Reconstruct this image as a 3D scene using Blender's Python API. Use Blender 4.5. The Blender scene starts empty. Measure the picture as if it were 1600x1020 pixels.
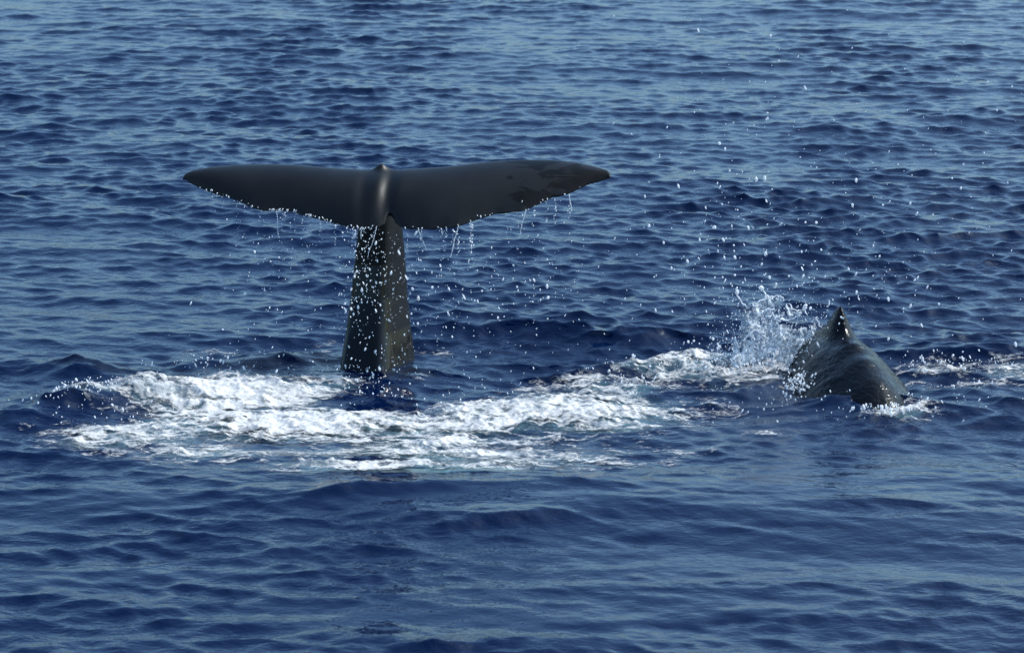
import bpy, math, random
import numpy as np
from mathutils import Vector

random.seed(7)
rng = np.random.default_rng(7)
scene = bpy.context.scene
COL = scene.collection

# ------------------------------------------------------------------ camera
CAM_H, TILT, FPX = 6.4, math.radians(12.93), 4444.0
cam_d = bpy.data.cameras.new('camera')
cam_d.sensor_fit = 'HORIZONTAL'
cam_d.sensor_width = 36.0
cam_d.lens = FPX / 1600.0 * 36.0
cam_d.clip_start, cam_d.clip_end = 0.5, 9000.0
cam = bpy.data.objects.new('camera', cam_d)
cam.location = (0, 0, CAM_H)
cam.rotation_euler = (math.pi / 2 - TILT, 0, 0)
cam_d.dof.use_dof = True
cam_d.dof.focus_distance = 26.8
cam_d.dof.aperture_fstop = 4.0
COL.objects.link(cam)
scene.camera = cam

# ------------------------------------------------------------------ sky and sun
SUN_EL, SUN_AZ = math.radians(47), math.radians(74)      # azimuth clockwise from +Y
world = bpy.data.worlds.new('World')
scene.world = world
world.use_nodes = True
wn = world.node_tree
sky = wn.nodes.new('ShaderNodeTexSky')
sky.sky_type = 'NISHITA'
sky.sun_disc = False
sky.sun_elevation, sky.sun_rotation = SUN_EL, SUN_AZ
sky.altitude = 0
sky.air_density, sky.dust_density, sky.ozone_density = 1.0, 2.8, 0.8
bg = wn.nodes['Background']
bg.inputs['Strength'].default_value = 0.15
tint = wn.nodes.new('ShaderNodeMix')
tint.data_type, tint.blend_type = 'RGBA', 'MULTIPLY'
tint.inputs[0].default_value = 1.0
tint.inputs[7].default_value = (0.70, 0.98, 1.16, 1)      # cool white balance of the air light
wn.links.new(sky.outputs['Color'], tint.inputs[6])
wn.links.new(tint.outputs[2], bg.inputs['Color'])
sun_d = bpy.data.lights.new('sun', 'SUN')
sun_d.energy = 3.1
sun_d.angle = math.radians(0.5)
sun_d.color = (1.0, 0.965, 0.915)
sun = bpy.data.objects.new('sun', sun_d)
sdir = Vector((math.cos(SUN_EL) * math.sin(SUN_AZ), math.cos(SUN_EL) * math.cos(SUN_AZ), math.sin(SUN_EL)))
sun.rotation_euler = (-sdir).to_track_quat('-Z', 'Y').to_euler()
sun.location = sdir * 60
COL.objects.link(sun)
vs = scene.view_settings
vs.view_transform = 'Standard'
vs.look = 'None'
vs.exposure = 0.55
vs.gamma = 1.0
vs.use_curve_mapping = False

# ------------------------------------------------------------------ helpers
ct, st = math.cos(TILT), math.sin(TILT)
EYE = np.array([0.0, 0.0, CAM_H])


def ray(px, py):
    a, b = (px - 800.0) / FPX, (510.0 - py) / FPX
    return np.array([a, ct + b * st, -st + b * ct])


def ground(px, py, z=0.0):
    d = ray(px, py)
    return EYE + d * ((z - CAM_H) / d[2])


def at_y(px, py, Y):
    d = ray(px, py)
    return EYE + d * (Y / d[1])


def on_plane(px, py, p, n):
    d = ray(px, py)
    return EYE + d * (np.dot(p - EYE, n) / np.dot(d, n))


def sstep(a, b, x):
    t = np.clip((x - a) / (b - a), 0, 1)
    return t * t * (3 - 2 * t)


def _h(ix, iy, seed):
    n = (ix.astype(np.int64) * 374761393 + iy.astype(np.int64) * 668265263 + seed * 974634777) & 0xFFFFFFFF
    n = ((n ^ (n >> 13)) * 1274126177) & 0xFFFFFFFF
    n = (n ^ (n >> 16)) & 0xFFFF
    return n / 65535.0


def vnoise(x, y, seed=0):
    ix, iy = np.floor(x), np.floor(y)
    fx, fy = x - ix, y - iy
    fx = fx * fx * fx * (fx * (fx * 6 - 15) + 10)
    fy = fy * fy * fy * (fy * (fy * 6 - 15) + 10)
    a, b = _h(ix, iy, seed), _h(ix + 1, iy, seed)
    c, d = _h(ix, iy + 1, seed), _h(ix + 1, iy + 1, seed)
    return (a * (1 - fx) + b * fx) * (1 - fy) + (c * (1 - fx) + d * fx) * fy


def fbm(x, y, octv=4, seed=0, gain=0.5):
    s, amp, tot = 0, 1.0, 0.0
    for o in range(octv):
        c, q = math.cos(0.6 * o + 0.3), math.sin(0.6 * o + 0.3)
        s = s + amp * vnoise((c * x - q * y) * 2 ** o, (q * x + c * y) * 2 ** o, seed + 17 * o)
        tot += amp
        amp *= gain
    return s / tot


def make(name, verts, faces, mat, loc=(0, 0, 0), smooth=True, label=None, cat=None, kind=None, group=None, attrs=None):
    me = bpy.data.meshes.new(name)
    v = np.asarray(verts, dtype=np.float32) - np.asarray(loc, dtype=np.float32)
    if isinstance(faces, np.ndarray):
        n, k = faces.shape
        me.vertices.add(len(v))
        me.vertices.foreach_set('co', v.ravel())
        me.loops.add(n * k)
        me.loops.foreach_set('vertex_index', faces.astype(np.int32).ravel())
        me.polygons.add(n)
        me.polygons.foreach_set('loop_start', np.arange(0, n * k, k, dtype=np.int32))
        me.update(calc_edges=True)
    else:
        me.from_pydata([tuple(p) for p in v], [], faces)
    me.validate()
    if smooth:
        me.polygons.foreach_set('use_smooth', np.ones(len(me.polygons), dtype=bool))
    for an, av in (attrs or {}).items():
        at = me.attributes.new(an, 'FLOAT', 'POINT')
        at.data.foreach_set('value', np.asarray(av, dtype=np.float32))
    me.materials.append(mat)
    o = bpy.data.objects.new(name, me)
    o.location = loc
    COL.objects.link(o)
    for k_, val in (('label', label), ('category', cat), ('kind', kind), ('group', group)):
        if val:
            o[k_] = val
    return o


def grid_faces(nx, ny, keep=None):
    i = np.arange(nx * ny).reshape(ny, nx)
    f = np.stack([i[:-1, :-1], i[:-1, 1:], i[1:, 1:], i[1:, :-1]], -1).reshape(-1, 4)
    return f if keep is None else f[keep]


# ------------------------------------------------------------------ materials
def new_mat(name):
    m = bpy.data.materials.new(name)
    m.use_nodes = True
    nt = m.node_tree
    return m, nt, nt.nodes['Principled BSDF']


def node(nt, t, **kw):
    n = nt.nodes.new(t)
    for k, v in kw.items():
        if k in n.inputs:
            n.inputs[k].default_value = v
        else:
            setattr(n, k, v)
    return n


def mathn(nt, op, a, b=0.5, clamp=False):
    n = nt.nodes.new('ShaderNodeMath')
    n.operation = op
    n.use_clamp = clamp
    for i, x in enumerate((a, b)):
        if hasattr(x, 'is_output'):
            nt.links.new(x, n.inputs[i])
        else:
            n.inputs[i].default_value = x
    return n.outputs[0]


def stretched(nt, scale, rot=0.0):
    tc = nt.nodes.new('ShaderNodeTexCoord')
    mp = nt.nodes.new('ShaderNodeMapping')
    mp.inputs['Scale'].default_value = scale
    mp.inputs['Rotation'].default_value = (0, 0, rot)
    nt.links.new(tc.outputs['Object'], mp.inputs['Vector'])
    return mp.outputs[0]


def water_material():
    m, nt, p = new_mat('sea_water')
    at = node(nt, 'ShaderNodeAttribute', attribute_name='aeration')
    calm = node(nt, 'ShaderNodeAttribute', attribute_name='calm')
    mix = node(nt, 'ShaderNodeMix', data_type='RGBA')
    mix.inputs[6].default_value = (0.0000, 0.0053, 0.0290, 1)
    mix.inputs[7].default_value = (0.13, 0.24, 0.28, 1)
    nt.links.new(at.outputs['Fac'], mix.inputs[0])
    nt.links.new(mix.outputs[2], p.inputs['Base Color'])
    p.inputs['Roughness'].default_value = 0.035
    p.inputs['IOR'].default_value = 1.333
    n1 = node(nt, 'ShaderNodeTexNoise', Scale=11.0, Detail=2.5, Roughness=0.45, Distortion=0.5)
    nt.links.new(stretched(nt, (0.8, 1.25, 1), 0.25), n1.inputs['Vector'])
    n2 = node(nt, 'ShaderNodeTexNoise', Scale=27.0, Detail=1.5, Roughness=0.4, Distortion=0.6)
    nt.links.new(stretched(nt, (0.7, 1.3, 1), -0.35), n2.inputs['Vector'])
    s = mathn(nt, 'ADD', n1.outputs[0], mathn(nt, 'MULTIPLY', n2.outputs[0], 0.3))
    b = node(nt, 'ShaderNodeBump', Strength=1.0)
    dist = mathn(nt, 'MULTIPLY', mathn(nt, 'SUBTRACT', 1.0, calm.outputs['Fac']), 0.0095)
    nt.links.new(dist, b.inputs['Distance'])
    nt.links.new(s, b.inputs['Height'])
    nt.links.new(b.outputs[0], p.inputs['Normal'])
    return m


def foam_material():
    m, nt, p = new_mat('sea_foam')
    p.inputs['Base Color'].default_value = (0.57, 0.56, 0.55, 1)
    p.inputs['Roughness'].default_value = 0.55
    p.inputs['Subsurface Weight'].default_value = 0.0
    d = node(nt, 'ShaderNodeAttribute', attribute_name='foam_cover')
    v = node(nt, 'ShaderNodeTexNoise', Scale=26.0, Detail=5.0, Roughness=0.65, Distortion=0.5)
    nt.links.new(stretched(nt, (0.8, 1.3, 1)), v.inputs['Vector'])
    big = node(nt, 'ShaderNodeTexNoise', Scale=3.6, Detail=5.0, Roughness=0.62, Distortion=1.3)
    nt.links.new(stretched(nt, (0.7, 1.7, 1), 0.12), big.inputs['Vector'])
    # web of foam between bubbles-free cells
    wv = node(nt, 'ShaderNodeTexNoise', Scale=2.6, Detail=4.0, Roughness=0.6)
    nt.links.new(stretched(nt, (1, 1, 1)), wv.inputs['Vector'])
    off = node(nt, 'ShaderNodeVectorMath', operation='SCALE', Scale=0.55)
    nt.links.new(wv.outputs['Color'], off.inputs[0])
    add = node(nt, 'ShaderNodeVectorMath', operation='ADD')
    nt.links.new(stretched(nt, (0.65, 1.15, 0.0)), add.inputs[0])
    nt.links.new(off.outputs[0], add.inputs[1])
    vo = node(nt, 'ShaderNodeTexVoronoi', Scale=5.5)
    vo.feature = 'DISTANCE_TO_EDGE'
    nt.links.new(add.outputs[0], vo.inputs['Vector'])
    a = mathn(nt, 'ADD', mathn(nt, 'MULTIPLY', d.outputs['Fac'], 2.1), -0.72)
    a = mathn(nt, 'ADD', a, mathn(nt, 'MULTIPLY', mathn(nt, 'SUBTRACT', v.outputs[0], 0.5), 2.7))
    a = mathn(nt, 'ADD', a, mathn(nt, 'MULTIPLY', mathn(nt, 'SUBTRACT', big.outputs[0], 0.5), 4.8))
    a = mathn(nt, 'SUBTRACT', a, mathn(nt, 'MULTIPLY', vo.outputs['Distance'], 2.2))
    mr = node(nt, 'ShaderNodeMapRange')
    mr.interpolation_type = 'SMOOTHSTEP'
    mr.inputs['From Min'].default_value = -0.3
    mr.inputs['From Max'].default_value = 1.25
    nt.links.new(a, mr.inputs['Value'])
    nt.links.new(mr.outputs[0], p.inputs['Alpha'])
    b = node(nt, 'ShaderNodeBump', Strength=0.9, Distance=0.016)
    nt.links.new(v.outputs[0], b.inputs['Height'])
    nt.links.new(b.outputs[0], p.inputs['Normal'])
    return m


def skin_material(name, wrinkles):
    m, nt, p = new_mat(name)
    n = node(nt, 'ShaderNodeTexNoise', Scale=3.0, Detail=5.0, Roughness=0.6)
    nt.links.new(stretched(nt, (1, 1, 0.6)), n.inputs['Vector'])
    r = node(nt, 'ShaderNodeValToRGB')
    r.color_ramp.elements[0].position, r.color_ramp.elements[0].color = 0.35, (0.0052, 0.0054, 0.0062, 1) if not wrinkles else (0.0018, 0.0022, 0.0038, 1)
    r.color_ramp.elements[1].position, r.color_ramp.elements[1].color = 0.65, (0.0090, 0.0090, 0.0095, 1) if not wrinkles else (0.0042, 0.0046, 0.0068, 1)
    nt.links.new(n.outputs[0], r.inputs[0])
    col = r.outputs[0]
    if not wrinkles:                                  # sloughing skin: darker fresh patches with crisp borders
        at = node(nt, 'ShaderNodeAttribute', attribute_name='slough')
        n3 = node(nt, 'ShaderNodeTexNoise', Scale=3.4, Detail=3.0, Roughness=0.5, Distortion=0.7)
        nt.links.new(stretched(nt, (0.8, 1.5, 1.5)), n3.inputs['Vector'])
        q = mathn(nt, 'ADD', n3.outputs[0], mathn(nt, 'MULTIPLY', mathn(nt, 'SUBTRACT', at.outputs['Fac'], 1.0), 0.4))
        mr = node(nt, 'ShaderNodeMapRange')
        mr.inputs['From Min'].default_value = 0.47
        mr.inputs['From Max'].default_value = 0.515
        nt.links.new(q, mr.inputs['Value'])
        mx = node(nt, 'ShaderNodeMix', data_type='RGBA')
        nt.links.new(mr.outputs[0], mx.inputs[0])
        nt.links.new(mathn(nt, 'SUBTRACT', 0.45, mathn(nt, 'MULTIPLY', mr.outputs[0], 0.17)), p.inputs['Specular IOR Level'])
        nt.links.new(col, mx.inputs[6])
        mx.inputs[7].default_value = (0.003, 0.003, 0.0035, 1)
        wa_ = node(nt, 'ShaderNodeAttribute', attribute_name='wet')
        mw = node(nt, 'ShaderNodeMix', data_type='RGBA')
        nt.links.new(mathn(nt, 'MULTIPLY', wa_.outputs['Fac'], 0.75), mw.inputs[0])
        nt.links.new(mx.outputs[2], mw.inputs[6])
        mw.inputs[7].default_value = (0.0032, 0.0030, 0.0038, 1)
        col = mw.outputs[2]
    nt.links.new(col, p.inputs['Base Color'])
    wet = node(nt, 'ShaderNodeAttribute', attribute_name='wet')
    nt.links.new(mathn(nt, 'SUBTRACT', 0.40 if not wrinkles else 0.17, mathn(nt, 'MULTIPLY', wet.outputs['Fac'], 0.29)), p.inputs['Roughness'])
    p.inputs['IOR'].default_value = 1.33
    p.inputs['Specular IOR Level'].default_value = 0.4 if not wrinkles else 0.36
    p.inputs['Coat Weight'].default_value = 0.0
    p.inputs['Coat Roughness'].default_value = 0.12
    big = node(nt, 'ShaderNodeBump', Strength=0.75 if wrinkles else 0.5, Distance=0.016 if wrinkles else 0.008)
    n4 = node(nt, 'ShaderNodeTexNoise', Scale=9.0 if wrinkles else 10.0, Detail=3.0, Roughness=0.5, Distortion=1.1 if wrinkles else 0.2)
    nt.links.new(stretched(nt, (1.2, 1.2, 2.2), 0.0) if wrinkles else stretched(nt, (1, 1, 0.07)), n4.inputs['Vector'])
    nt.links.new(n4.outputs[0], big.inputs['Height'])
    if not wrinkles:
        nt.links.new(mathn(nt, 'MULTIPLY', wet.outputs['Fac'], 0.6), big.inputs['Strength'])
    b = node(nt, 'ShaderNodeBump', Strength=0.3, Distance=0.004)
    nt.links.new(big.outputs[0], b.inputs['Normal'])
    n2 = node(nt, 'ShaderNodeTexNoise', Scale=26.0, Detail=4.0, Roughness=0.6)
    nt.links.new(stretched(nt, (1, 1, 0.15 if not wrinkles else 0.5)), n2.inputs['Vector'])
    nt.links.new(n2.outputs[0], b.inputs['Height'])
    nt.links.new(b.outputs[0], p.inputs['Normal'])
    return m


def drop_material():
    m, nt, p = new_mat('water_drop')
    p.inputs['Base Color'].default_value = (0.93, 0.95, 0.97, 1)  # near-white colour stands in for sun glinting in clear drops
    p.inputs['Roughness'].default_value = 0.15
    p.inputs['IOR'].default_value = 1.33
    tr = node(nt, 'ShaderNodeBsdfTranslucent')
    tr.inputs['Color'].default_value = (0.95, 0.97, 1.0, 1)
    mx = node(nt, 'ShaderNodeMixShader', Fac=0.45)
    nt.links.new(p.outputs[0], mx.inputs[1])
    nt.links.new(tr.outputs[0], mx.inputs[2])
    nt.links.new(mx.outputs[0], nt.nodes['Material Output'].inputs['Surface'])
    return m


def splash_material():
    m, nt, p = new_mat('splash_water')
    p.inputs['Roughness'].default_value = 0.05
    p.inputs['IOR'].default_value = 1.2
    n = node(nt, 'ShaderNodeTexNoise', Scale=13.0, Detail=6.0, Roughness=0.65, Distortion=1.6)
    nt.links.new(stretched(nt, (1, 1, 0.8)), n.inputs['Vector'])
    at = node(nt, 'ShaderNodeAttribute', attribute_name='froth')
    q = mathn(nt, 'ADD', n.outputs[0], mathn(nt, 'MULTIPLY', at.outputs['Fac'], 0.34))
    mr = node(nt, 'ShaderNodeMapRange')
    mr.interpolation_type = 'SMOOTHSTEP'
    mr.inputs['From Min'].default_value = 0.44
    mr.inputs['From Max'].default_value = 0.80
    nt.links.new(q, mr.inputs['Value'])
    p.inputs['Base Color'].default_value = (0.86, 0.90, 0.94, 1)
    nt.links.new(mathn(nt, 'SUBTRACT', 1.0, mr.outputs[0]), p.inputs['Transmission Weight'])
    b = node(nt, 'ShaderNodeBump', Strength=0.9, Distance=0.02)
    nt.links.new(n.outputs[0], b.inputs['Height'])
    nt.links.new(b.outputs[0], p.inputs['Normal'])
    return m


M_WATER, M_FOAM = water_material(), foam_material()
M_TAIL, M_HUMP = skin_material('wet_whale_skin', False), skin_material('wrinkled_whale_skin', True)
M_DROP, M_SPLASH = drop_material(), splash_material()

# ------------------------------------------------------------------ the sea: a sum of many sharpened waves
N_W = 190
wl = np.exp(rng.uniform(math.log(0.10), math.log(8.5), N_W))
wd = math.radians(-98) + rng.normal(0, math.radians(19), N_W)
wd = np.where(rng.random(N_W) < 0.14, rng.uniform(-math.pi, math.pi, N_W), wd)
wk = 2 * math.pi / wl
steep = np.interp(np.log(wl), np.log([0.10, 0.2, 0.35, 0.7, 1.1, 1.7, 3.2, 8.5]), [0.026, 0.044, 0.044, 0.027, 0.015, 0.009, 0.007, 0.005]) * rng.uniform(0.6, 1.4, N_W)
wa = steep / wk
wph = rng.uniform(0, 2 * math.pi, N_W)
SHARP = 1.15


def P2(px, py, z=0.0):
    return ground(px, py, z)[:2]


# ridges thrown up by the animals, the last pair added to brighten slicks: polyline (photo position of the crest), crest height, width, skew
RIDGES = [
    ([(20, 650, .06), (85, 616, .15), (140, 596, .21), (215, 587, .21), (300, 596, .13), (420, 602, .07)], 0.30),
    ([(60, 572, .05), (118, 558, .14), (190, 570, .05)], 0.26),
    ([(300, 558, .06), (380, 551, .10), (470, 554, .06)], 0.16),
    ([(640, 524, .06), (760, 512, .10), (900, 516, .10), (1010, 532, .06)], 0.22),
    ([(900, 580, .08), (985, 563, .13), (1080, 556, .12), (1180, 562, .08)], 0.22),
    ([(1110, 624, .03), (1170, 600, .06), (1215, 588, .08), (1238, 600, .03)], 0.15),
    ([(1240, 618, .03), (1310, 628, .07), (1365, 640, .09), (1420, 650, .05)], 0.18),
    ([(1420, 554, .05), (1500, 550, .09), (1640, 547, .10)], 0.24),
    ([(1440, 604, .04), (1520, 608, .08), (1590, 628, .05)], 0.17),
    ([(530, 582, .05), (590, 584, .065), (655, 580, .05)], 0.24),
    ([(480, 775, .05), (560, 764, .08), (700, 768, .03)], 0.16),
    ([(560, 806, .02), (700, 812, .06), (840, 806, .05), (940, 800, .02)], 0.30),  # added swell: its far slope catches low sky and brightens the slick
    ([(500, 985, .03), (680, 994, .09), (830, 992, .08), (960, 985, .03)], 0.22),  # added swell, shaped to brighten the slick behind its crest
]
DIPS = [(1246, 604, 50, 16, -.05), (1140, 640, 60, 14, -.05)]
# smooth slicks: centre, half width, half height in photo pixels on the water
CALM = [(770, 788, 260, 26, .92), (720, 958, 270, 34, .9), (900, 905, 160, 22, .6), (1480, 690, 240, 20, .4),
        (1180, 650, 120, 30, .5), (620, 700, 420, 60, .45), (1000, 830, 220, 16, .4), (1180, 930, 260, 18, .55), (1150, 985, 300, 16, .5)]


def ell(x, y, px, py, rx, ry, p=2.0, z=0.0):
    c = P2(px, py, z)
    ax = abs(P2(px + rx, py)[0] - P2(px - rx, py)[0]) / 2
    ay = abs(P2(px, py - ry)[1] - P2(px, py + ry)[1]) / 2
    return np.exp(-(((x - c[0]) / ax) ** 2 + ((y - c[1]) / ay) ** 2) ** p)


def seg_field(x, y, line, w):
    best = np.zeros_like(x)
    pts = [(*P2(a, b, h), h) for a, b, h in line]
    for (x0, y0, h0), (x1, y1, h1) in zip(pts[:-1], pts[1:]):
        dx, dy = x1 - x0, y1 - y0
        L2 = dx * dx + dy * dy
        t = np.clip(((x - x0) * dx + (y - y0) * dy) / L2, 0, 1)
        ex, ey = x - (x0 + t * dx), y - (y0 + t * dy)
        d = np.sqrt(ex * ex + ey * ey + 1e-9)
        wv = np.where(ey < 0, w * 0.8, w * 1.25)
        best = np.maximum(best, (h0 + t * (h1 - h0)) * np.exp(-(d / wv) ** 1.55))
    return best


def calm_field(x, y):
    c = np.zeros_like(x)
    for px, py, rx, ry, s in CALM:
        c = np.maximum(c, s * ell(x, y, px, py, rx, ry, 1.5))
    wob = fbm(x * 0.9, y * 0.5, 3, 91)
    return np.clip(c * (0.55 + 0.9 * wob), 0, 0.96)


def sea(x, y, sx=0.03, sy=0.03):
    """rest position -> displaced position of the water surface"""
    x = np.asarray(x, dtype=np.float64)
    y = np.asarray(y, dtype=np.float64)
    near = (y > 17) & (y < 34) & (np.abs(x) < 9)
    calm = np.zeros_like(x)
    bump = np.zeros_like(x)
    if near.any():
        xn, yn = x[near], y[near]
        calm[near] = calm_field(xn, yn)
        wob = 0.45 + 1.1 * fbm(xn * 2.0, yn * 2.6, 4, 5, 0.55)
        b = np.zeros_like(xn)
        for line, w in RIDGES:
            b = b + seg_field(xn, yn, line, w)
        for px, py, rx, ry, dz in DIPS:
            b = b + dz * ell(xn, yn, px, py, rx, ry, 1.0)
        bump[near] = b * wob + 0.10 * np.clip(b, 0, 0.3) * (fbm(xn * 7, yn * 9, 3, 6) - 0.5) * 3
    gust = 0.35 + 1.3 * fbm(x * 0.16 + 3.1, y * 0.09, 3, 44)        # patches of rougher and smoother water
    gust = gust * (0.5 + 1.0 * fbm(x * 0.55, y * 0.45 + 7, 2, 46))
    lee = 1 - 0.14 * sstep(24.5, 21.0, y)                           # calmer water towards the boat
    slick = 0.6 * sstep(0.58, 0.70, fbm(x * 0.34 + 0.12 * y, y * 1.15, 3, 52)) * sstep(24.3, 22.3, y) * (y > 0)
    calm = np.maximum(calm, slick)
    gust = gust * lee
    X, Y, Z = x.astype(np.float32).copy(), y.astype(np.float32).copy(), bump.astype(np.float32)
    xf, yf = x.astype(np.float32), y.astype(np.float32)
    calm32, gust32 = calm.astype(np.float32), gust.astype(np.float32)
    for i in range(N_W):
        kx, ky = wk[i] * math.cos(wd[i]), wk[i] * math.sin(wd[i])
        ph = (kx * x + ky * y + wph[i])
        ph = np.mod(ph, 2 * math.pi).astype(np.float32)
        fade = np.clip(2.0 - np.maximum(abs(kx) * sx, abs(ky) * sy), 0, 1).astype(np.float32)
        a = wa[i] * fade
        if wl[i] < 1.6:
            a = a * (1 - calm32) * gust32
        else:
            a = a * lee
        s, c = np.sin(ph), np.cos(ph)
        Z += a * c
        X -= (SHARP * kx / wk[i]) * a * s
        Y -= (SHARP * ky / wk[i]) * a * s
    return np.stack([X, Y, Z], -1), calm


def graded(start, stop, step, grow):
    out, p, s = [], start, step
    while p < stop:
        out.append(p)
        p += s
        s *= grow
    out.append(stop)
    return out


xs_in = np.arange(-5.0, 5.0001, 0.026)
xs_mid = np.arange(5.04, 10.5, 0.042)
xs_far = np.array(graded(10.6, 4500, 0.08, 1.22))
xs = np.concatenate([-xs_far[::-1], -xs_mid[::-1], xs_in, xs_mid, xs_far])
ys_near = np.arange(16.5, 30.5, 0.03)
ys_mid = [30.5]
while ys_mid[-1] < 66:
    ys_mid.append(ys_mid[-1] + 0.034 * (ys_mid[-1] / 30.0) ** 1.25)
ys_far = np.array(graded(ys_mid[-1] + 0.15, 6500, 0.16, 1.15))
ys_back = -np.array(graded(-16.44, 400, 0.06, 1.25))[::-1]
ys = np.concatenate([ys_back, ys_near, ys_mid, ys_far])
gx, gy = np.meshgrid(xs, ys)
sx, sy = np.meshgrid(np.gradient(xs), np.gradient(ys))
sea_v, calm_v = sea(gx.ravel(), gy.ravel(), sx.ravel(), sy.ravel())

# ------------------------------------------------------------------ where foam lies (photo positions on the water)
FOAM = {
    'foam_patch': [
        (370, 626, 160, 36, 1.12), (162, 594, 66, 11, .82, .19), (250, 593, 80, 14, .92, .19), (190, 625, 80, 24, .48, .1), (190, 680, 140, 22, .78),
        (470, 658, 260, 28, 1.1), (505, 603, 65, 13, .72), (860, 640, 220, 32, 1.02), (960, 606, 140, 17, .74),
        (1040, 640, 75, 22, .60), (640, 736, 230, 20, .84), (690, 694, 280, 30, .80), (320, 708, 190, 18, .62), (860, 715, 170, 20, .58),
        (760, 655, 130, 24, .95), (620, 662, 140, 18, .95), (655, 552, 60, 7, .52), (512, 541, 20, 8, .55),
        (330, 553, 60, 6, .45), (900, 710, 150, 10, .40), (1040, 700, 110, 10, .3)],
    'foam_wake': [(1000, 572, 100, 14, .66, .08), (1090, 564, 90, 14, .78, .08), (1180, 577, 90, 14, .78, .04), (1130, 595, 70, 12, .5),
                  (1190, 672, 40, 8, .4)],
    'foam_trail': [(1480, 575, 105, 13, .64, .05), (1580, 579, 80, 14, .66, .05), (1560, 600, 90, 8, .45), (1510, 607, 36, 9, .62), (1420, 600, 40, 10, .4)],
    'foam_collar': [(560, 580, 45, 7, .42, .08), (640, 578, 30, 6, .5, .08), (1405, 650, 62, 10, .85), (1248, 608, 18, 8, .62), (1330, 620, 70, 8, .36)],
}
HOLES = [(960, 590, 90, 5, .45), (1060, 612, 70, 7, .4), (760, 622, 70, 6, .35), (470, 690, 70, 6, .35), (560, 715, 120, 6, .4), (420, 640, 60, 5, .3), (820, 690, 90, 6, .4), (600, 626, 52, 13, .85), (585, 582, 60, 12, .6), (150, 650, 60, 14, .3), (720, 610, 60, 8, .3)]
FX0, FX1, FY0, FY1, FS = -4.9, 5.15, 22.4, 28.6, 0.0125
fx = np.arange(FX0, FX1, FS)
fy = np.arange(FY0, FY1, FS)
fgx, fgy = np.meshgrid(fx, fy)
fxx, fyy = fgx.ravel(), fgy.ravel()
wx = fxx + 0.28 * (fbm(fxx * 1.6, fyy * 1.6, 3, 11) - 0.5)
wy = fyy + 0.40 * (fbm(fxx * 1.6, fyy * 1.6, 3, 12) - 0.5)
cover, owner = np.zeros_like(fxx), np.zeros(len(fxx), dtype=np.int32)
for gi, (gn, els) in enumerate(FOAM.items()):
    g = np.zeros_like(fxx)
    for e in els:
        g = np.maximum(g, e[4] * ell(wx, wy, *e[:4], 1.15, e[5] if len(e) > 5 else 0.0))
    owner = np.where(g > cover, gi, owner)
    cover = np.maximum(cover, g)
for e in HOLES:
    cover -= e[4] * ell(wx, wy, *e[:4], 1.2)
lace = fbm(wx * 1.9, wy * 3.0, 6, 21, 0.62)
fil = 1 - np.abs(fbm(wx * 2.6, wy * 3.2, 4, 31) - 0.5) * 5.5
dens = cover * 1.25 + (lace - 0.5) * 1.7 + 0.26 * np.clip(fil, -1, 1) - 0.36
dens = np.clip(dens, 0, 1) * sstep(0.06, 0.3, cover)

# milky water full of small bubbles under and around the foam
from_x = np.clip((sea_v[:, 0] * 0 + gx.ravel() - FX0) / FS, 0, len(fx) - 1).astype(int)
from_y = np.clip((gy.ravel() - FY0) / FS, 0, len(fy) - 1).astype(int)
inside = (gx.ravel() > FX0) & (gx.ravel() < FX1) & (gy.ravel() > FY0) & (gy.ravel() < FY1)
cov2 = cover.reshape(len(fy), len(fx))[from_y, from_x]
aer = np.where(inside, sstep(0.35, 1.0, cov2 + 0.5 * (fbm(gx.ravel() * 1.3, gy.ravel() * 1.3, 3, 61) - 0.5)), 0) * 0.75
make('sea_water', sea_v, grid_faces(len(xs), len(ys)), M_WATER, kind='structure', attrs={'aeration': aer, 'calm': calm_v * 0.65})

need = cover > 0.13
base = np.zeros((len(fxx), 3), dtype=np.float32)
base[need], _ = sea(fxx[need], fyy[need], 0.03, 0.03)
lump = fbm(wx * 4.5, wy * 5.5, 5, 71, 0.6)
froth = np.abs(fbm(wx * 14, wy * 14, 2, 72) - 0.5) * 2
lift = 0.009 + 0.13 * sstep(0.15, 1.0, dens) * np.clip(lump - 0.25, 0, 1) + 0.016 * dens * (1 - froth)
base[:, 2] += lift
fidx = np.arange(len(fxx)).reshape(len(fy), len(fx))
quad = grid_faces(len(fx), len(fy))
ok = need[quad].all(axis=1)
quad = quad[ok]
own = owner[quad[:, 0]]
FOAM_TEXT = {
    'foam_patch': 'broad white churned foam patch spread on the sea in front of the raised tail',
    'foam_wake': 'strip of white foam on the sea left of the pointed whale back',
    'foam_trail': 'strip of pale foam on the sea running right from the pointed whale back',
    'foam_collar': 'small white froth at the waterline of the pointed whale back and the raised tail',
}
for gi, gn in enumerate(FOAM):
    q = quad[own == gi]
    used, inv = np.unique(q, return_inverse=True)
    make(gn, base[used], inv.reshape(-1, 4), M_FOAM, kind='stuff', label=FOAM_TEXT[gn], cat='sea foam',
         attrs={'foam_cover': np.clip(cover, 0, 1.1)[used]})

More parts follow.
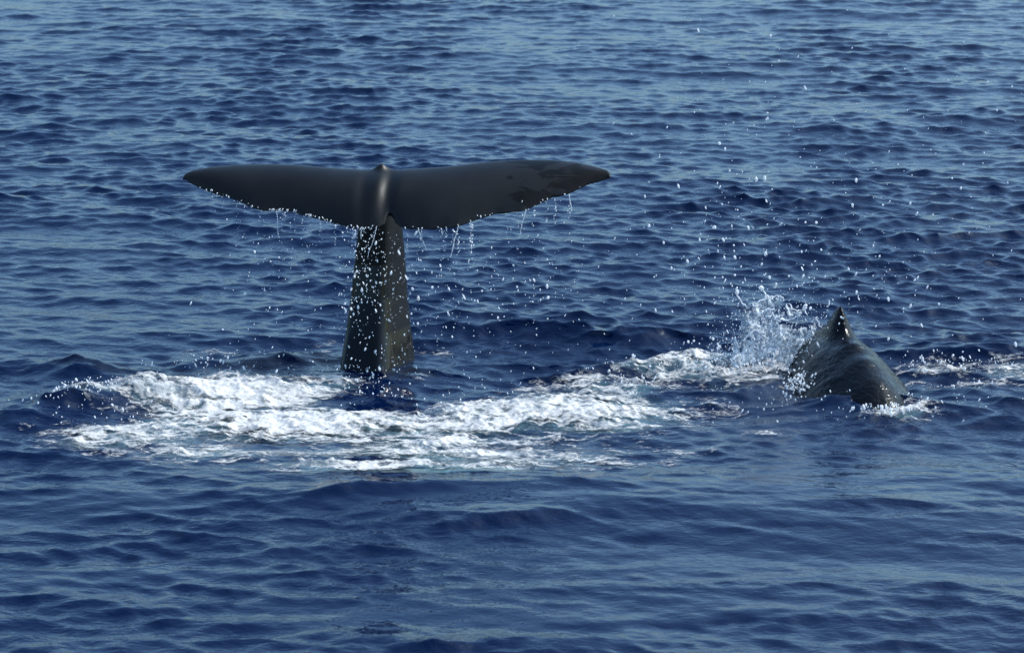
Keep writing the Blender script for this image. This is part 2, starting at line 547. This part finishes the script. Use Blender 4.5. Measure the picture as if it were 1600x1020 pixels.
# ------------------------------------------------------------------ the diving whale: tail stock and flukes, one continuous body
LEAD = [(287, 275), (291, 271), (300, 267), (330, 261.5), (370, 258.5), (420, 257.5), (460, 259), (500, 262.5), (540, 266), (575, 268),
        (600, 268), (620, 267.5), (650, 266), (700, 262), (740, 256.5), (780, 252.5), (820, 250.5), (860, 250.5), (900, 254), (930, 260.5), (950, 267), (955, 273)]
TRAIL = [(287, 277), (293, 284), (310, 293), (325, 298), (340, 304), (355, 307), (370, 313), (395, 323.5), (410, 328), (425, 328), (440, 327.5), (458, 329), (475, 334), (500, 341),
         (530, 348), (550, 353), (575, 354.5), (592, 352), (601, 347), (606, 338), (609, 331), (612, 335), (617, 345), (626, 352), (640, 355),
         (655, 355), (670, 356.5), (685, 354.5), (700, 354), (715, 352.5), (735, 345), (760, 337), (775, 333), (790, 331.5), (815, 329.5), (830, 324), (850, 315), (862, 309),
         (875, 307), (888, 303), (899, 298), (909, 293.5), (918, 289.5), (930, 286), (948, 280), (955, 274.5)]
ST0 = ground(586, 566)
SLOPE, YAW = math.radians(31), math.radians(7)
U = np.array([math.cos(YAW), -math.sin(YAW), 0.0])
FW = np.array([-math.sin(YAW), -math.cos(YAW), 0.0])          # toward the viewer
W = FW * math.cos(SLOPE) + np.array([0, 0, -math.sin(SLOPE)])
NRM = np.cross(U, W)
if NRM[2] < 0:
    NRM = -NRM
FC = at_y(600, 268, ST0[1] + 0.16)


def uw(pts):
    r = []
    for a, b in pts:
        q = on_plane(a, b, FC, NRM) - FC
        r.append((np.dot(q, U), np.dot(q, W)))
    return np.array(r)


lead_uw, trail_uw = uw(LEAD), uw(TRAIL)
u0 = min(lead_uw[0, 0], trail_uw[0, 0]) + 0.002
u1 = max(lead_uw[-1, 0], trail_uw[-1, 0]) - 0.002
nu, nc = 520, 56
uu = np.linspace(u0, u1, nu)
wl_ = np.interp(uu, lead_uw[:, 0], lead_uw[:, 1])
wt_ = np.interp(uu, trail_uw[:, 0], trail_uw[:, 1])
wt_ = wt_ + 0.012 * (fbm(uu * 9, uu * 0 + 3, 3, 5) - 0.5) + 0.016 * (np.abs(fbm(uu * 5, uu * 0 + 9, 2, 8) - 0.5) - 0.15)
wt_ = np.maximum(wt_, wl_ + 0.012)
span = np.clip(1 - np.abs(uu) / max(abs(u0), abs(u1)), 0, 1)
cc = (1 - np.cos(np.linspace(0, math.pi, nc))) / 2
cgrid, ugrid = np.meshgrid(cc, uu)
chord_s = np.convolve(np.pad(wt_ - wl_, 45, mode='edge'), np.hanning(91) / np.hanning(91).sum(), mode='valid')
chord = chord_s[:, None]
Wg = wl_[:, None] + chord * cgrid + ((wt_ - wl_)[:, None] - chord) * cgrid ** 9
thick = (0.035 + 0.17 * span ** 1.1)[:, None] * np.tanh(chord / 0.22)
prof = 1.9 * np.sqrt(cgrid) * (1 - cgrid) ** 0.85 + 0.05
half = np.maximum(thick * prof * 0.5, 0.0075)
camber = 0.05 * np.sin(np.pi * cgrid) * np.tanh(chord / 0.45) - 0.03 * cgrid ** 3 * span[:, None]
keel = 0.009 * np.exp(-((ugrid + 0.01 - 0.03 * cgrid) / 0.075) ** 2) * (1 - 0.6 * cgrid)
keel += 0.070 * np.exp(-((ugrid + 0.015) / 0.066) ** 2 - (cgrid / 0.09) ** 2)
groove = -0.035 * np.exp(-((ugrid - 0.10) / 0.07) ** 2) * np.sin(np.pi * np.clip(cgrid, 0, 1)) ** 0.7
groove += -0.018 * np.exp(-((ugrid + 0.13) / 0.07) ** 2) * np.sin(np.pi * cgrid) ** 0.7
up = camber + half + keel + groove
dn = camber - half
Pm = FC + ugrid[..., None] * U + Wg[..., None] * W
top = (Pm + up[..., None] * NRM).reshape(-1, 3)
bot = (Pm + dn[..., None] * NRM).reshape(-1, 3)
nv = nu * nc
fv = np.concatenate([top, bot])
ft = grid_faces(nc, nu)
idx = np.arange(nv).reshape(nu, nc)
side = []
for loop in (idx[:, 0], idx[::-1, -1]):
    side += [(loop[i], loop[i + 1], loop[i + 1] + nv, loop[i] + nv) for i in range(nu - 1)]
for loop in (idx[::-1, 0].reshape(-1)[-1:],):
    pass
for row, rev in ((idx[0, ::-1], 1), (idx[-1, :], 1)):
    side += [(row[i], row[i + 1], row[i + 1] + nv, row[i] + nv) for i in range(nc - 1)]
f_all = np.concatenate([ft[:, ::-1], ft + nv, np.array(side)])
# stock: superellipse sections up from under water, bending over into the flukes
ROT = math.radians(21)
l_ax = np.array([math.cos(ROT), -math.sin(ROT), 0.0])
d_ax = np.array([-math.sin(ROT), -math.cos(ROT), 0.0])
topc = FC + W * 0.12 - NRM * 0.05
zs = [-1.3, -0.7, -0.3, 0.0, 0.3, 0.6, 0.9, 1.15, 1.35, 1.5, 1.62]
A = [.52, .41, .325, .275, .240, .215, .193, .175, .158, .14, .12]
B = [.74, .60, .48, .405, .345, .295, .258, .225, .19, .15, .09]
ztop = topc[2]
sv, ns = [], 48
for z, a, b in zip(zs, A, B):
    t = np.clip(z / 1.62, 0, 1)
    zz = z if z <= 0 else z / 1.62 * ztop
    c = np.array([ST0[0], ST0[1], zz])
    c[0] += (topc[0] - ST0[0]) * t * 0.6
    c[1] += (topc[1] - ST0[1]) * t + 0.16 * math.sin(math.pi * t)
    if z < 0:
        c[1] += -0.55 * (z / 1.3) * 0.6
    for k in range(ns):
        th = 2 * math.pi * k / ns
        cs, sn = math.cos(th), math.sin(th)
        e = 2 / 4.5
        x_, y_ = abs(cs) ** e * math.copysign(1, cs), abs(sn) ** e * math.copysign(1, sn)
        keelb = 0.10 * max(0.0, -y_) ** 6 * max(0, 1 - abs(x_) * 1.4)          # sharp dorsal keel on the far side
        sv.append(c + l_ax * a * x_ * (1 - 0.14 * y_) + d_ax * b * (y_ - keelb * 2))
sv = np.array(sv)
nr = len(zs)
sf = []
for r_ in range(nr - 1):
    for k in range(ns):
        k2 = (k + 1) % ns
        sf.append((r_ * ns + k, r_ * ns + k2, (r_ + 1) * ns + k2, (r_ + 1) * ns + k))
stock_faces = [tuple(f) for f in sf] + [tuple(range(ns - 1, -1, -1)), tuple((nr - 1) * ns + k for k in range(ns))]
allv = np.concatenate([fv, sv])
allf = [tuple(int(i) for i in f) for f in f_all] + [tuple(int(i) + len(fv) for i in f) for f in stock_faces]
base_loc = (float(ST0[0]), float(ST0[1]), 0.0)
tail = make('whale', allv, allf, M_TAIL, loc=base_loc, label='dark whale tail with wide flukes raised out of the water and dripping', cat='whale',
            group='whales at the surface')


def remesh(o, vox, smooth_it):
    md = o.modifiers.new('remesh', 'REMESH')
    md.mode = 'VOXEL'
    md.voxel_size = vox
    ms = o.modifiers.new('smooth', 'SMOOTH')
    ms.factor, ms.iterations = 0.5, smooth_it
    dg = bpy.context.evaluated_depsgraph_get()
    me = bpy.data.meshes.new_from_object(o.evaluated_get(dg))
    old = o.data
    o.modifiers.clear()
    mats = list(old.materials)
    o.data = me
    me.name = o.name
    bpy.data.meshes.remove(old)
    me.materials.clear()
    for m in mats:
        me.materials.append(m)
    me.polygons.foreach_set('use_smooth', np.ones(len(me.polygons), dtype=bool))
    return me


tm = remesh(tail, 0.0095, 5)
co = np.empty(len(tm.vertices) * 3, dtype=np.float32)
tm.vertices.foreach_get('co', co)
co = co.reshape(-1, 3)
at = tm.attributes.new('slough', 'FLOAT', 'POINT')
at.data.foreach_set('value', (sstep(0.7, 1.5, co[:, 0]) * (co[:, 2] > 0.8)).astype(np.float32))

aw = tm.attributes.new('wet', 'FLOAT', 'POINT')
aw.data.foreach_set('value', (sstep(1.45, 1.0, co[:, 2])).astype(np.float32))

# ------------------------------------------------------------------ the second whale: pointed back seen from behind
HB = ground(1311, 588)                       # water point under the hump tip
near_pt = ground(1380, 642)
axis = np.array([near_pt[0] - HB[0], near_pt[1] - HB[1], 0.0])
Lax = np.linalg.norm(axis)
axis /= Lax
side_ax = np.array([-axis[1], axis[0], 0.0])
if side_ax[0] > 0:
    side_ax = -side_ax                       # side_ax points to the photo's left
hump_z = at_y(1306, 520, HB[1])[2]
tip_z = at_y(1306, 478, HB[1])[2]
ts = np.linspace(-3.4, Lax + 0.8, 210)
ridge_t = np.array([-3.4, -2.2, -1.2, -0.5, -0.15, 0.0, 0.16, 0.45, 0.8, 1.1, Lax, Lax + 0.4, Lax + 0.8])
ridge_h = np.array([-.9, -.35, .12, hump_z * .82, hump_z * .97, hump_z, hump_z * .98, hump_z * .88, hump_z * .72, hump_z * .48, hump_z * .20, -.20, -.6])
hh = np.interp(ts, ridge_t, ridge_h)
ker = np.exp(-np.linspace(-2, 2, 13) ** 2)
ker /= ker.sum()
hh = np.convolve(np.pad(hh, 6, mode='edge'), ker, mode='valid')
half_t = np.array([-3.4, -1.2, -0.3, 0.3, 0.9, Lax, Lax + 0.8])
half_w = np.array([.85, .62, .53, .58, .62, .58, .42])
ww = np.interp(ts, half_t, half_w)
knuckle = 0.045 * np.exp(-((ts - 0.42) / 0.10) ** 2) + 0.03 * np.exp(-((ts - 0.74) / 0.11) ** 2) + 0.010 * np.exp(-((ts - 1.03) / 0.14) ** 2)
nq = 121
qq = np.linspace(-1, 1, nq)
Tg, Qg = np.meshgrid(ts, qq, indexing='ij')
wf = ww[:, None]
aq = np.sqrt(Qg ** 2 + 0.08 ** 2) - 0.08
depth_b = 1.15
drop = depth_b * np.where(Qg > 0, 0.47 * aq ** 1.32 + 0.53 * aq ** 2.7, 0.36 * aq ** 1.35 + 0.64 * aq ** 2.8)
off = Qg * wf * (1 + 0.12 * np.sin(np.pi * aq)) * np.where(Qg > 0, 1 + 0.22 * sstep(-0.3, 0.4, Tg), 1 + 0.06 * sstep(0.0, 0.5, Tg))
Zg = hh[:, None] - drop + knuckle[:, None] * np.exp(-(off / 0.15) ** 2)
fin_h = tip_z - hump_z
finq = np.clip(1.06 - np.sqrt((off / 0.145) ** 2 + 0.0036), 0, 1) ** 1.15 * np.exp(-np.abs((Tg + 0.01) / np.where(Tg > 0, 0.13, 0.30)) ** 1.8)
Zg = Zg + (fin_h + 0.0) * finq
# skin folds running obliquely down the near flank
wr = fbm(Tg * 9.0 + off * 5.0, off * 3.0 - Tg * 1.2, 3, 301)
wr2 = np.sin((Tg * 1.0 + off * 0.75) * 62 + 5.0 * fbm(Tg * 3, off * 3, 2, 305))
fold_mask = sstep(0.06, 0.18, aq * wf) * sstep(1.15, 0.75, Tg) * sstep(-1.2, -0.2, Tg)
Zg = Zg + fold_mask * (0.034 * (wr - 0.5) + 0.0030 * wr2 * wr * 1.5)
# hollow behind the knuckles on the left flank
Zg = Zg - 0.014 * np.exp(-((np.abs(off) - 0.24) / 0.12) ** 2 - ((Tg - 0.95) / 0.35) ** 2)
Pg = HB[None, None, :] * np.array([1, 1, 0]) + Tg[..., None] * axis + off[..., None] * side_ax
Pg[..., 2] = Zg
hv = Pg.reshape(-1, 3)
hf = grid_faces(nq, len(ts))
# close the underside
nb = len(hv)
bl = Pg.copy()
bl[..., 2] = (hh - depth_b - 0.25)[:, None] - 0.15 * (1 - Qg ** 2)
hv = np.concatenate([hv, bl.reshape(-1, 3)])
hidx = np.arange(nb).reshape(len(ts), nq)
sides = []
for lp in (hidx[:, 0], hidx[:, -1], hidx[0, :], hidx[-1, :]):
    sides += [(lp[i], lp[i + 1], lp[i + 1] + nb, lp[i] + nb) for i in range(len(lp) - 1)]
hfa = np.concatenate([hf, hf[:, ::-1] + nb, np.array(sides)])
hump = make('whale', hv, hfa, M_HUMP, loc=(float(HB[0]), float(HB[1]), 0.0), cat='whale', group='whales at the surface',
            label='wrinkled dark whale back with a pointed fin hump beside a splash')

# ------------------------------------------------------------------ spray
def ico():
    import bmesh
    bm = bmesh.new()
    bmesh.ops.create_icosphere(bm, subdivisions=2, radius=1.0)
    v = np.array([x.co[:] for x in bm.verts])
    f = np.array([[x.index for x in q.verts] for q in bm.faces])
    bm.free()
    return v, f


IV, IF = ico()


def drops_mesh(name, pts, rad, label, cat, kind='stuff', group=None, stretch=None, loc=(0, 0, 0), extra=None):
    pts, rad = np.asarray(pts), np.minimum(np.asarray(rad), 0.0135)
    n = len(pts)
    st_ = rng.uniform(0.85, 2.2, n) if stretch is None else stretch
    ang = rng.uniform(-0.9, 0.9, n)
    v = IV[None] * rad[:, None, None]
    v = v * (1 + 0.08 * rng.normal(size=(n, len(IV), 1)).clip(-1, 1) * 0.5)
    z = v[..., 2] * st_[:, None]
    x = v[..., 0] * np.cos(ang)[:, None] + z * np.sin(ang)[:, None] * 0.6
    v = np.stack([x, v[..., 1], z], -1) + pts[:, None, :]
    f = IF[None] + (np.arange(n) * len(IV))[:, None, None]
    v, f = v.reshape(-1, 3), f.reshape(-1, 3)
    if extra is not None:
        ev, ef = extra
        f = np.concatenate([f, ef + len(v)])
        v = np.concatenate([v, ev])
    return make(name, v, f, M_DROP, loc=loc, label=label, cat=cat, kind=kind, group=group)


def scatter(n, cx, cy, sx_, sy_, Y, dY, clip=None):
    out = []
    while len(out) < n:
        px, py = rng.normal(cx, sx_), rng.normal(cy, sy_)
        if clip and not (clip[0] < px < clip[2] and clip[1] < py < clip[3]):
            continue
        p = at_y(px, py, Y + rng.normal(0, dY))
        if p[2] < 0.06:
            continue
        out.append(p)
    return out


YT = float(ST0[1])
YH = float(HB[1])
pts = []
pts += scatter(240, 588, 470, 38, 75, YT - 0.75, 0.12, (528, 358, 650, 590))       # in front of the tail stock
pts += scatter(120, 575, 420, 24, 45, YT - 0.75, 0.12, (528, 356, 650, 590))
pts += scatter(230, 600, 520, 150, 60, YT - 0.3, 0.8, (250, 340, 1000, 600))
pts += scatter(70, 440, 385, 40, 45, YT - 0.3, 0.3, (330, 330, 560, 560))
pts += scatter(110, 710, 440, 40, 60, YT - 0.4, 0.3, (640, 356, 800, 600))
pts += scatter(80, 820, 420, 40, 60, YT - 0.3, 0.4, (740, 335, 980, 600))
pts += scatter(60, 900, 430, 70, 80, YT - 0.3, 0.8, (800, 300, 1100, 600))
rad = np.exp(rng.normal(math.log(0.0039), 0.52, len(pts)))
for _ in range(46):                       # broken strings of drops under the trailing edge
    ui = rng.uniform(u0 * 0.85, u1 * 0.88)
    p_ = FC + U * ui + W * np.interp(ui, uu, wt_)
    for q_ in range(int(rng.integers(4, 15))):
        pts.append(p_ + np.array([rng.normal(0, 0.008), rng.normal(0, 0.02), -0.02 - abs(rng.normal(0, 0.16))]))
        rad = np.append(rad, math.exp(rng.normal(math.log(0.0038), 0.4)))
# beads of water along the ragged trailing edge
for i in range(240):
    a = rng.uniform(0.03, 0.95)
    ui = u0 + (u1 - u0) * a
    if ui > 0 and rng.random() < 0.72:
        continue
    w_ = np.interp(ui, uu, wt_)
    pts.append(FC + U * ui + W * (w_ - rng.uniform(0.0, 0.02)) + NRM * (rng.uniform(-0.02, 0.012) - 0.02 * span[np.argmin(abs(uu - ui))]))
    rad = np.append(rad, rng.uniform(0.004, 0.0085))
drops_mesh('falling_water_droplets', pts, rad, 'fine bright droplets falling from the raised tail flukes', 'droplets')

pts = []
pts += scatter(200, 1180, 470, 60, 55, YH + 0.2, 0.35, (1040, 330, 1330, 600))
pts += scatter(110, 1120, 380, 55, 55, YH + 0.2, 0.5, (960, 220, 1300, 520))
pts += scatter(100, 1330, 460, 60, 60, YH + 0.2, 0.5, (1180, 300, 1560, 560))
pts += scatter(130, 1220, 250, 170, 120, YH + 0.3, 1.0, (940, 0, 1600, 450))
pts += scatter(110, 1450, 330, 110, 130, YH + 0.2, 1.0, (1150, 0, 1600, 560))
rad = np.exp(rng.normal(math.log(0.0040), 0.55, len(pts)))
more = scatter(26, 1180, 420, 95, 75, YH - 0.1, 0.4, (1040, 290, 1480, 540))
pts += more
rad = np.append(rad, rng.uniform(0.009, 0.015, len(more)))
more = scatter(150, 1246, 602, 12, 12, YH - 0.75, 0.06, (1222, 575, 1275, 626)) + scatter(130, 1400, 648, 34, 7, near_pt[1] - 0.1, 0.1, (1300, 630, 1465, 660)) \
    + scatter(240, 1175, 565, 55, 16, YH + 0.15, 0.25, (1060, 520, 1275, 598)) + scatter(90, 1500, 572, 70, 10, YH + 0.2, 0.25, (1390, 545, 1600, 600))
pts += more
rad = np.append(rad, np.exp(rng.normal(math.log(0.0052), 0.5, len(more))))
mist = scatter(1500, 1212, 535, 46, 36, YH + 0.15, 0.2, (1110, 440, 1310, 600)) + scatter(350, 1160, 570, 60, 18, YH + 0.1, 0.2, (1040, 500, 1290, 600))
pts += mist
rad = np.append(rad, np.exp(rng.normal(math.log(0.0025), 0.4, len(mist))))
drops_mesh('splash_water_droplets', pts, rad, 'white spray droplets flung up around the pointed whale back', 'droplets')

pts = []
for cx, cy, sx_, sy_, n, z in ((155, 590, 45, 9, 90, .24), (110, 603, 16, 6, 34, .2), (340, 553, 55, 6, 70, .12), (200, 622, 60, 20, 70, .14),
                               (560, 590, 45, 12, 130, .05), (990, 568, 40, 10, 110, .17), (1260, 600, 90, 14, 110, .15), (680, 600, 120, 15, 70, .05),
                               (1480, 610, 70, 20, 60, .1)):
    for _ in range(n):
        px, py = rng.normal(cx, sx_), rng.normal(cy, sy_)
        g = ground(px, py, z)
        pts.append(g[:2])
pts = np.array(pts)
sp, _ = sea(pts[:, 0], pts[:, 1])
sp[:, 2] += np.abs(rng.normal(0, 0.03, len(sp))) + 0.004
drops_mesh('foam_droplets', sp, np.exp(rng.normal(math.log(0.0048), 0.45, len(sp))),
           'bright flecks of water skipping over the churned sea surface', 'droplets')


def tube(path, radii, nseg=8):
    path = np.asarray(path, dtype=float)
    n = len(path)
    v, f = [], []
    for i in range(n):
        t = path[min(i + 1, n - 1)] - path[max(i - 1, 0)]
        t /= np.linalg.norm(t) + 1e-9
        a = np.cross(t, [0, 1, 0.01])
        a /= np.linalg.norm(a) + 1e-9
        b = np.cross(t, a)
        for k in range(nseg):
            th = 2 * math.pi * k / nseg
            v.append(path[i] + radii[i] * (math.cos(th) * a + math.sin(th) * b))
    for i in range(n - 1):
        for k in range(nseg):
            k2 = (k + 1) % nseg
            p, q, r, s = i * nseg + k, i * nseg + k2, (i + 1) * nseg + k2, (i + 1) * nseg + k
            f += [(p, q, r), (p, r, s)]
    return np.array(v), np.array(f)


TRICKLES = [
    ((589, 353), (575, 402), 'thin trickle running off the left fluke in front of the tail stock'),
    ((566, 354), (563, 374), 'short trickle off the left fluke over the left edge of the tail stock'),
    ((653, 356), (666, 392), 'trickle falling just right of the tail stock under the right fluke'),
    ((717, 352), (703, 402), 'longest trickle falling in a wavering strand from the right fluke'),
    ((822, 327), (812, 366), 'broken trickle under the outer half of the right fluke'),
    ((432, 328), (436, 372), 'broken trickle falling from the middle of the left fluke'),
    ((889, 303), (893, 330), 'short trickle falling near the tip of the right fluke'),
]
for (ax_, ay_), (bx_, by_), lab in TRICKLES:
    p0 = on_plane(ax_, ay_, FC, NRM)
    p1 = at_y(bx_, by_, p0[1] - 0.02)
    n = 26
    tt = np.linspace(0, 1, n)
    path = p0[None] * (1 - tt)[:, None] + p1[None] * tt[:, None]
    path[:, 0] += 0.006 * np.sin(tt * 6 + rng.uniform(0, 6)) * tt + rng.normal(0, 0.0022, n)
    bead = np.abs(np.sin(np.arange(n) * 1.7 + rng.uniform(0, 3))) ** 3
    v, f = tube(path, (0.0012 + 0.0062 * bead * rng.uniform(0.4, 1.2, n)) * np.where(tt > 0.5, 0.8, 1.0), 8)
    make('water_trickle', v, f, M_DROP, loc=tuple(float(c) for c in p1), label=lab, cat='water trickle',
         group='trickles of water falling from the flukes')

# ------------------------------------------------------------------ the splash sheet beside the hump
PROFILE = [(1140, 566), (1152, 520), (1160, 500), (1166, 478), (1176, 474), (1188, 470), (1200, 464), (1222, 462), (1232, 474), (1240, 486),
           (1252, 488), (1262, 492), (1274, 506), (1283, 516), (1292, 530)]
YS = YH + 0.16
na, nb_ = 150, 90
axs = np.linspace(1140, 1290, na)
topy = np.interp(axs, [p[0] for p in PROFILE], [p[1] for p in PROFILE]) + 16 * (fbm(axs * 0.10, axs * 0 + 1, 3, 401) - 0.5)
verts, fro, keep = [], [], []
for j in range(nb_):
    b = j / (nb_ - 1)
    for i in range(na):
        px = axs[i]
        py = 590 + (topy[i] - 590) * b
        a = i / (na - 1)
        yy = YS + 0.30 * math.sin(a * 3.0) * 0.5 + 0.20 * b * b
        verts.append(at_y(px, py, yy))
        fro.append((1 - b) ** 1.5 * 0.75 + 0.35 * max(0, b - 0.9) / 0.1 + 0.3 * (a < 0.08) + 0.25 * max(0, a - 0.85) / 0.15)
verts = np.array(verts)
xx, zz = verts[:, 0], verts[:, 2]
rip = fbm(xx * 7, zz * 7, 4, 411) - 0.5
verts[:, 1] += 0.16 * rip + 0.05 * (fbm(xx * 22, zz * 22, 3, 412) - 0.5)
verts[:, 0] += 0.05 * (fbm(xx * 9, zz * 9, 3, 413) - 0.5)
hole = fbm(xx * 8 + 5, zz * 8, 4, 421, 0.6)
bgrid = np.repeat(np.linspace(0, 1, nb_), na)
qf = grid_faces(na, nb_)
keepf = (hole[qf].mean(1) < 0.64 - 0.10 * sstep(0.55, 1.0, bgrid[qf].mean(1))) | (bgrid[qf].mean(1) < 0.15)
qf = qf[keepf]
# rim ropes, fingers and their beads go into the same body of water
FING = [[(1166, 480), (1158, 470), (1152, 462), (1150, 455)], [(1200, 466), (1196, 460), (1192, 453), (1189, 447)],
        [(1224, 464), (1216, 462), (1206, 464), (1198, 462)], [(1262, 492), (1256, 484), (1254, 480), (1261, 477)],
        [(1287, 522), (1282, 510), (1277, 500), (1275, 494)], [(1166, 482), (1172, 474), (1186, 472), (1199, 464)],
        [(1232, 474), (1240, 484), (1250, 486), (1262, 480)], [(1148, 560), (1154, 545), (1160, 532), (1178, 515)],
        [(1144, 562), (1150, 548), (1152, 540), (1149, 526)], [(1196, 496), (1206, 492), (1216, 495), (1226, 501)],
        [(1226, 501), (1238, 498), (1246, 494), (1252, 487)], [(1172, 506), (1184, 494), (1196, 484), (1210, 482)]]
tv, tf, cnt = [], [], 0
for k, fpx in enumerate(FING):
    pp = np.array([at_y(a, b, YS + 0.14 + rng.normal(0, 0.02)) for a, b in fpx])
    s_ = np.linspace(0, 1, len(pp))
    s2 = np.linspace(0, 1, 22)
    path = np.stack([np.interp(s2, s_, pp[:, i]) for i in range(3)], -1)
    for _ in range(2):
        path[1:-1] = (path[:-2] + 2 * path[1:-1] + path[2:]) / 4
    path += 0.006 * np.stack([np.sin(s2 * 17 + k), np.cos(s2 * 11 + k), np.sin(s2 * 23 + 2 * k)], -1)
    r = 0.0028 + 0.004 * np.abs(np.sin(s2 * 9 + k)) ** 2 + (0.020 if k in (0, 1) else 0.006) * np.exp(-((s2 - 0.93) / 0.12) ** 2)
    r[0] = r[-1] = 0.002
    v, f = tube(path, r, 8)
    tv.append(v)
    tf.append(f + cnt)
    cnt += len(v)
tv, tf = np.concatenate(tv), np.concatenate(tf)
nv0 = len(verts)
sp_v = np.concatenate([verts, tv])
loc_s = ground(1215, 588)
sp_f = [tuple(int(i) for i in q) for q in qf]
splash = make('splash', verts, qf, M_SPLASH, loc=(float(loc_s[0]), float(loc_s[1]), 0.0),
              label='ragged translucent splash of water thrown up left of the pointed whale back', cat='splash', attrs={'froth': np.array(fro)})
sol = splash.modifiers.new('solidify', 'SOLIDIFY')
sol.thickness = 0.012
rp = make('rim_strands', tv, tf, M_DROP, loc=(0, 0, 0), kind='stuff')
rp.parent = splash
rp.location = tuple(-c for c in splash.location)
print('verts', len(sea_v), 'foam', len(base[need]), 'tail', len(tm.vertices))
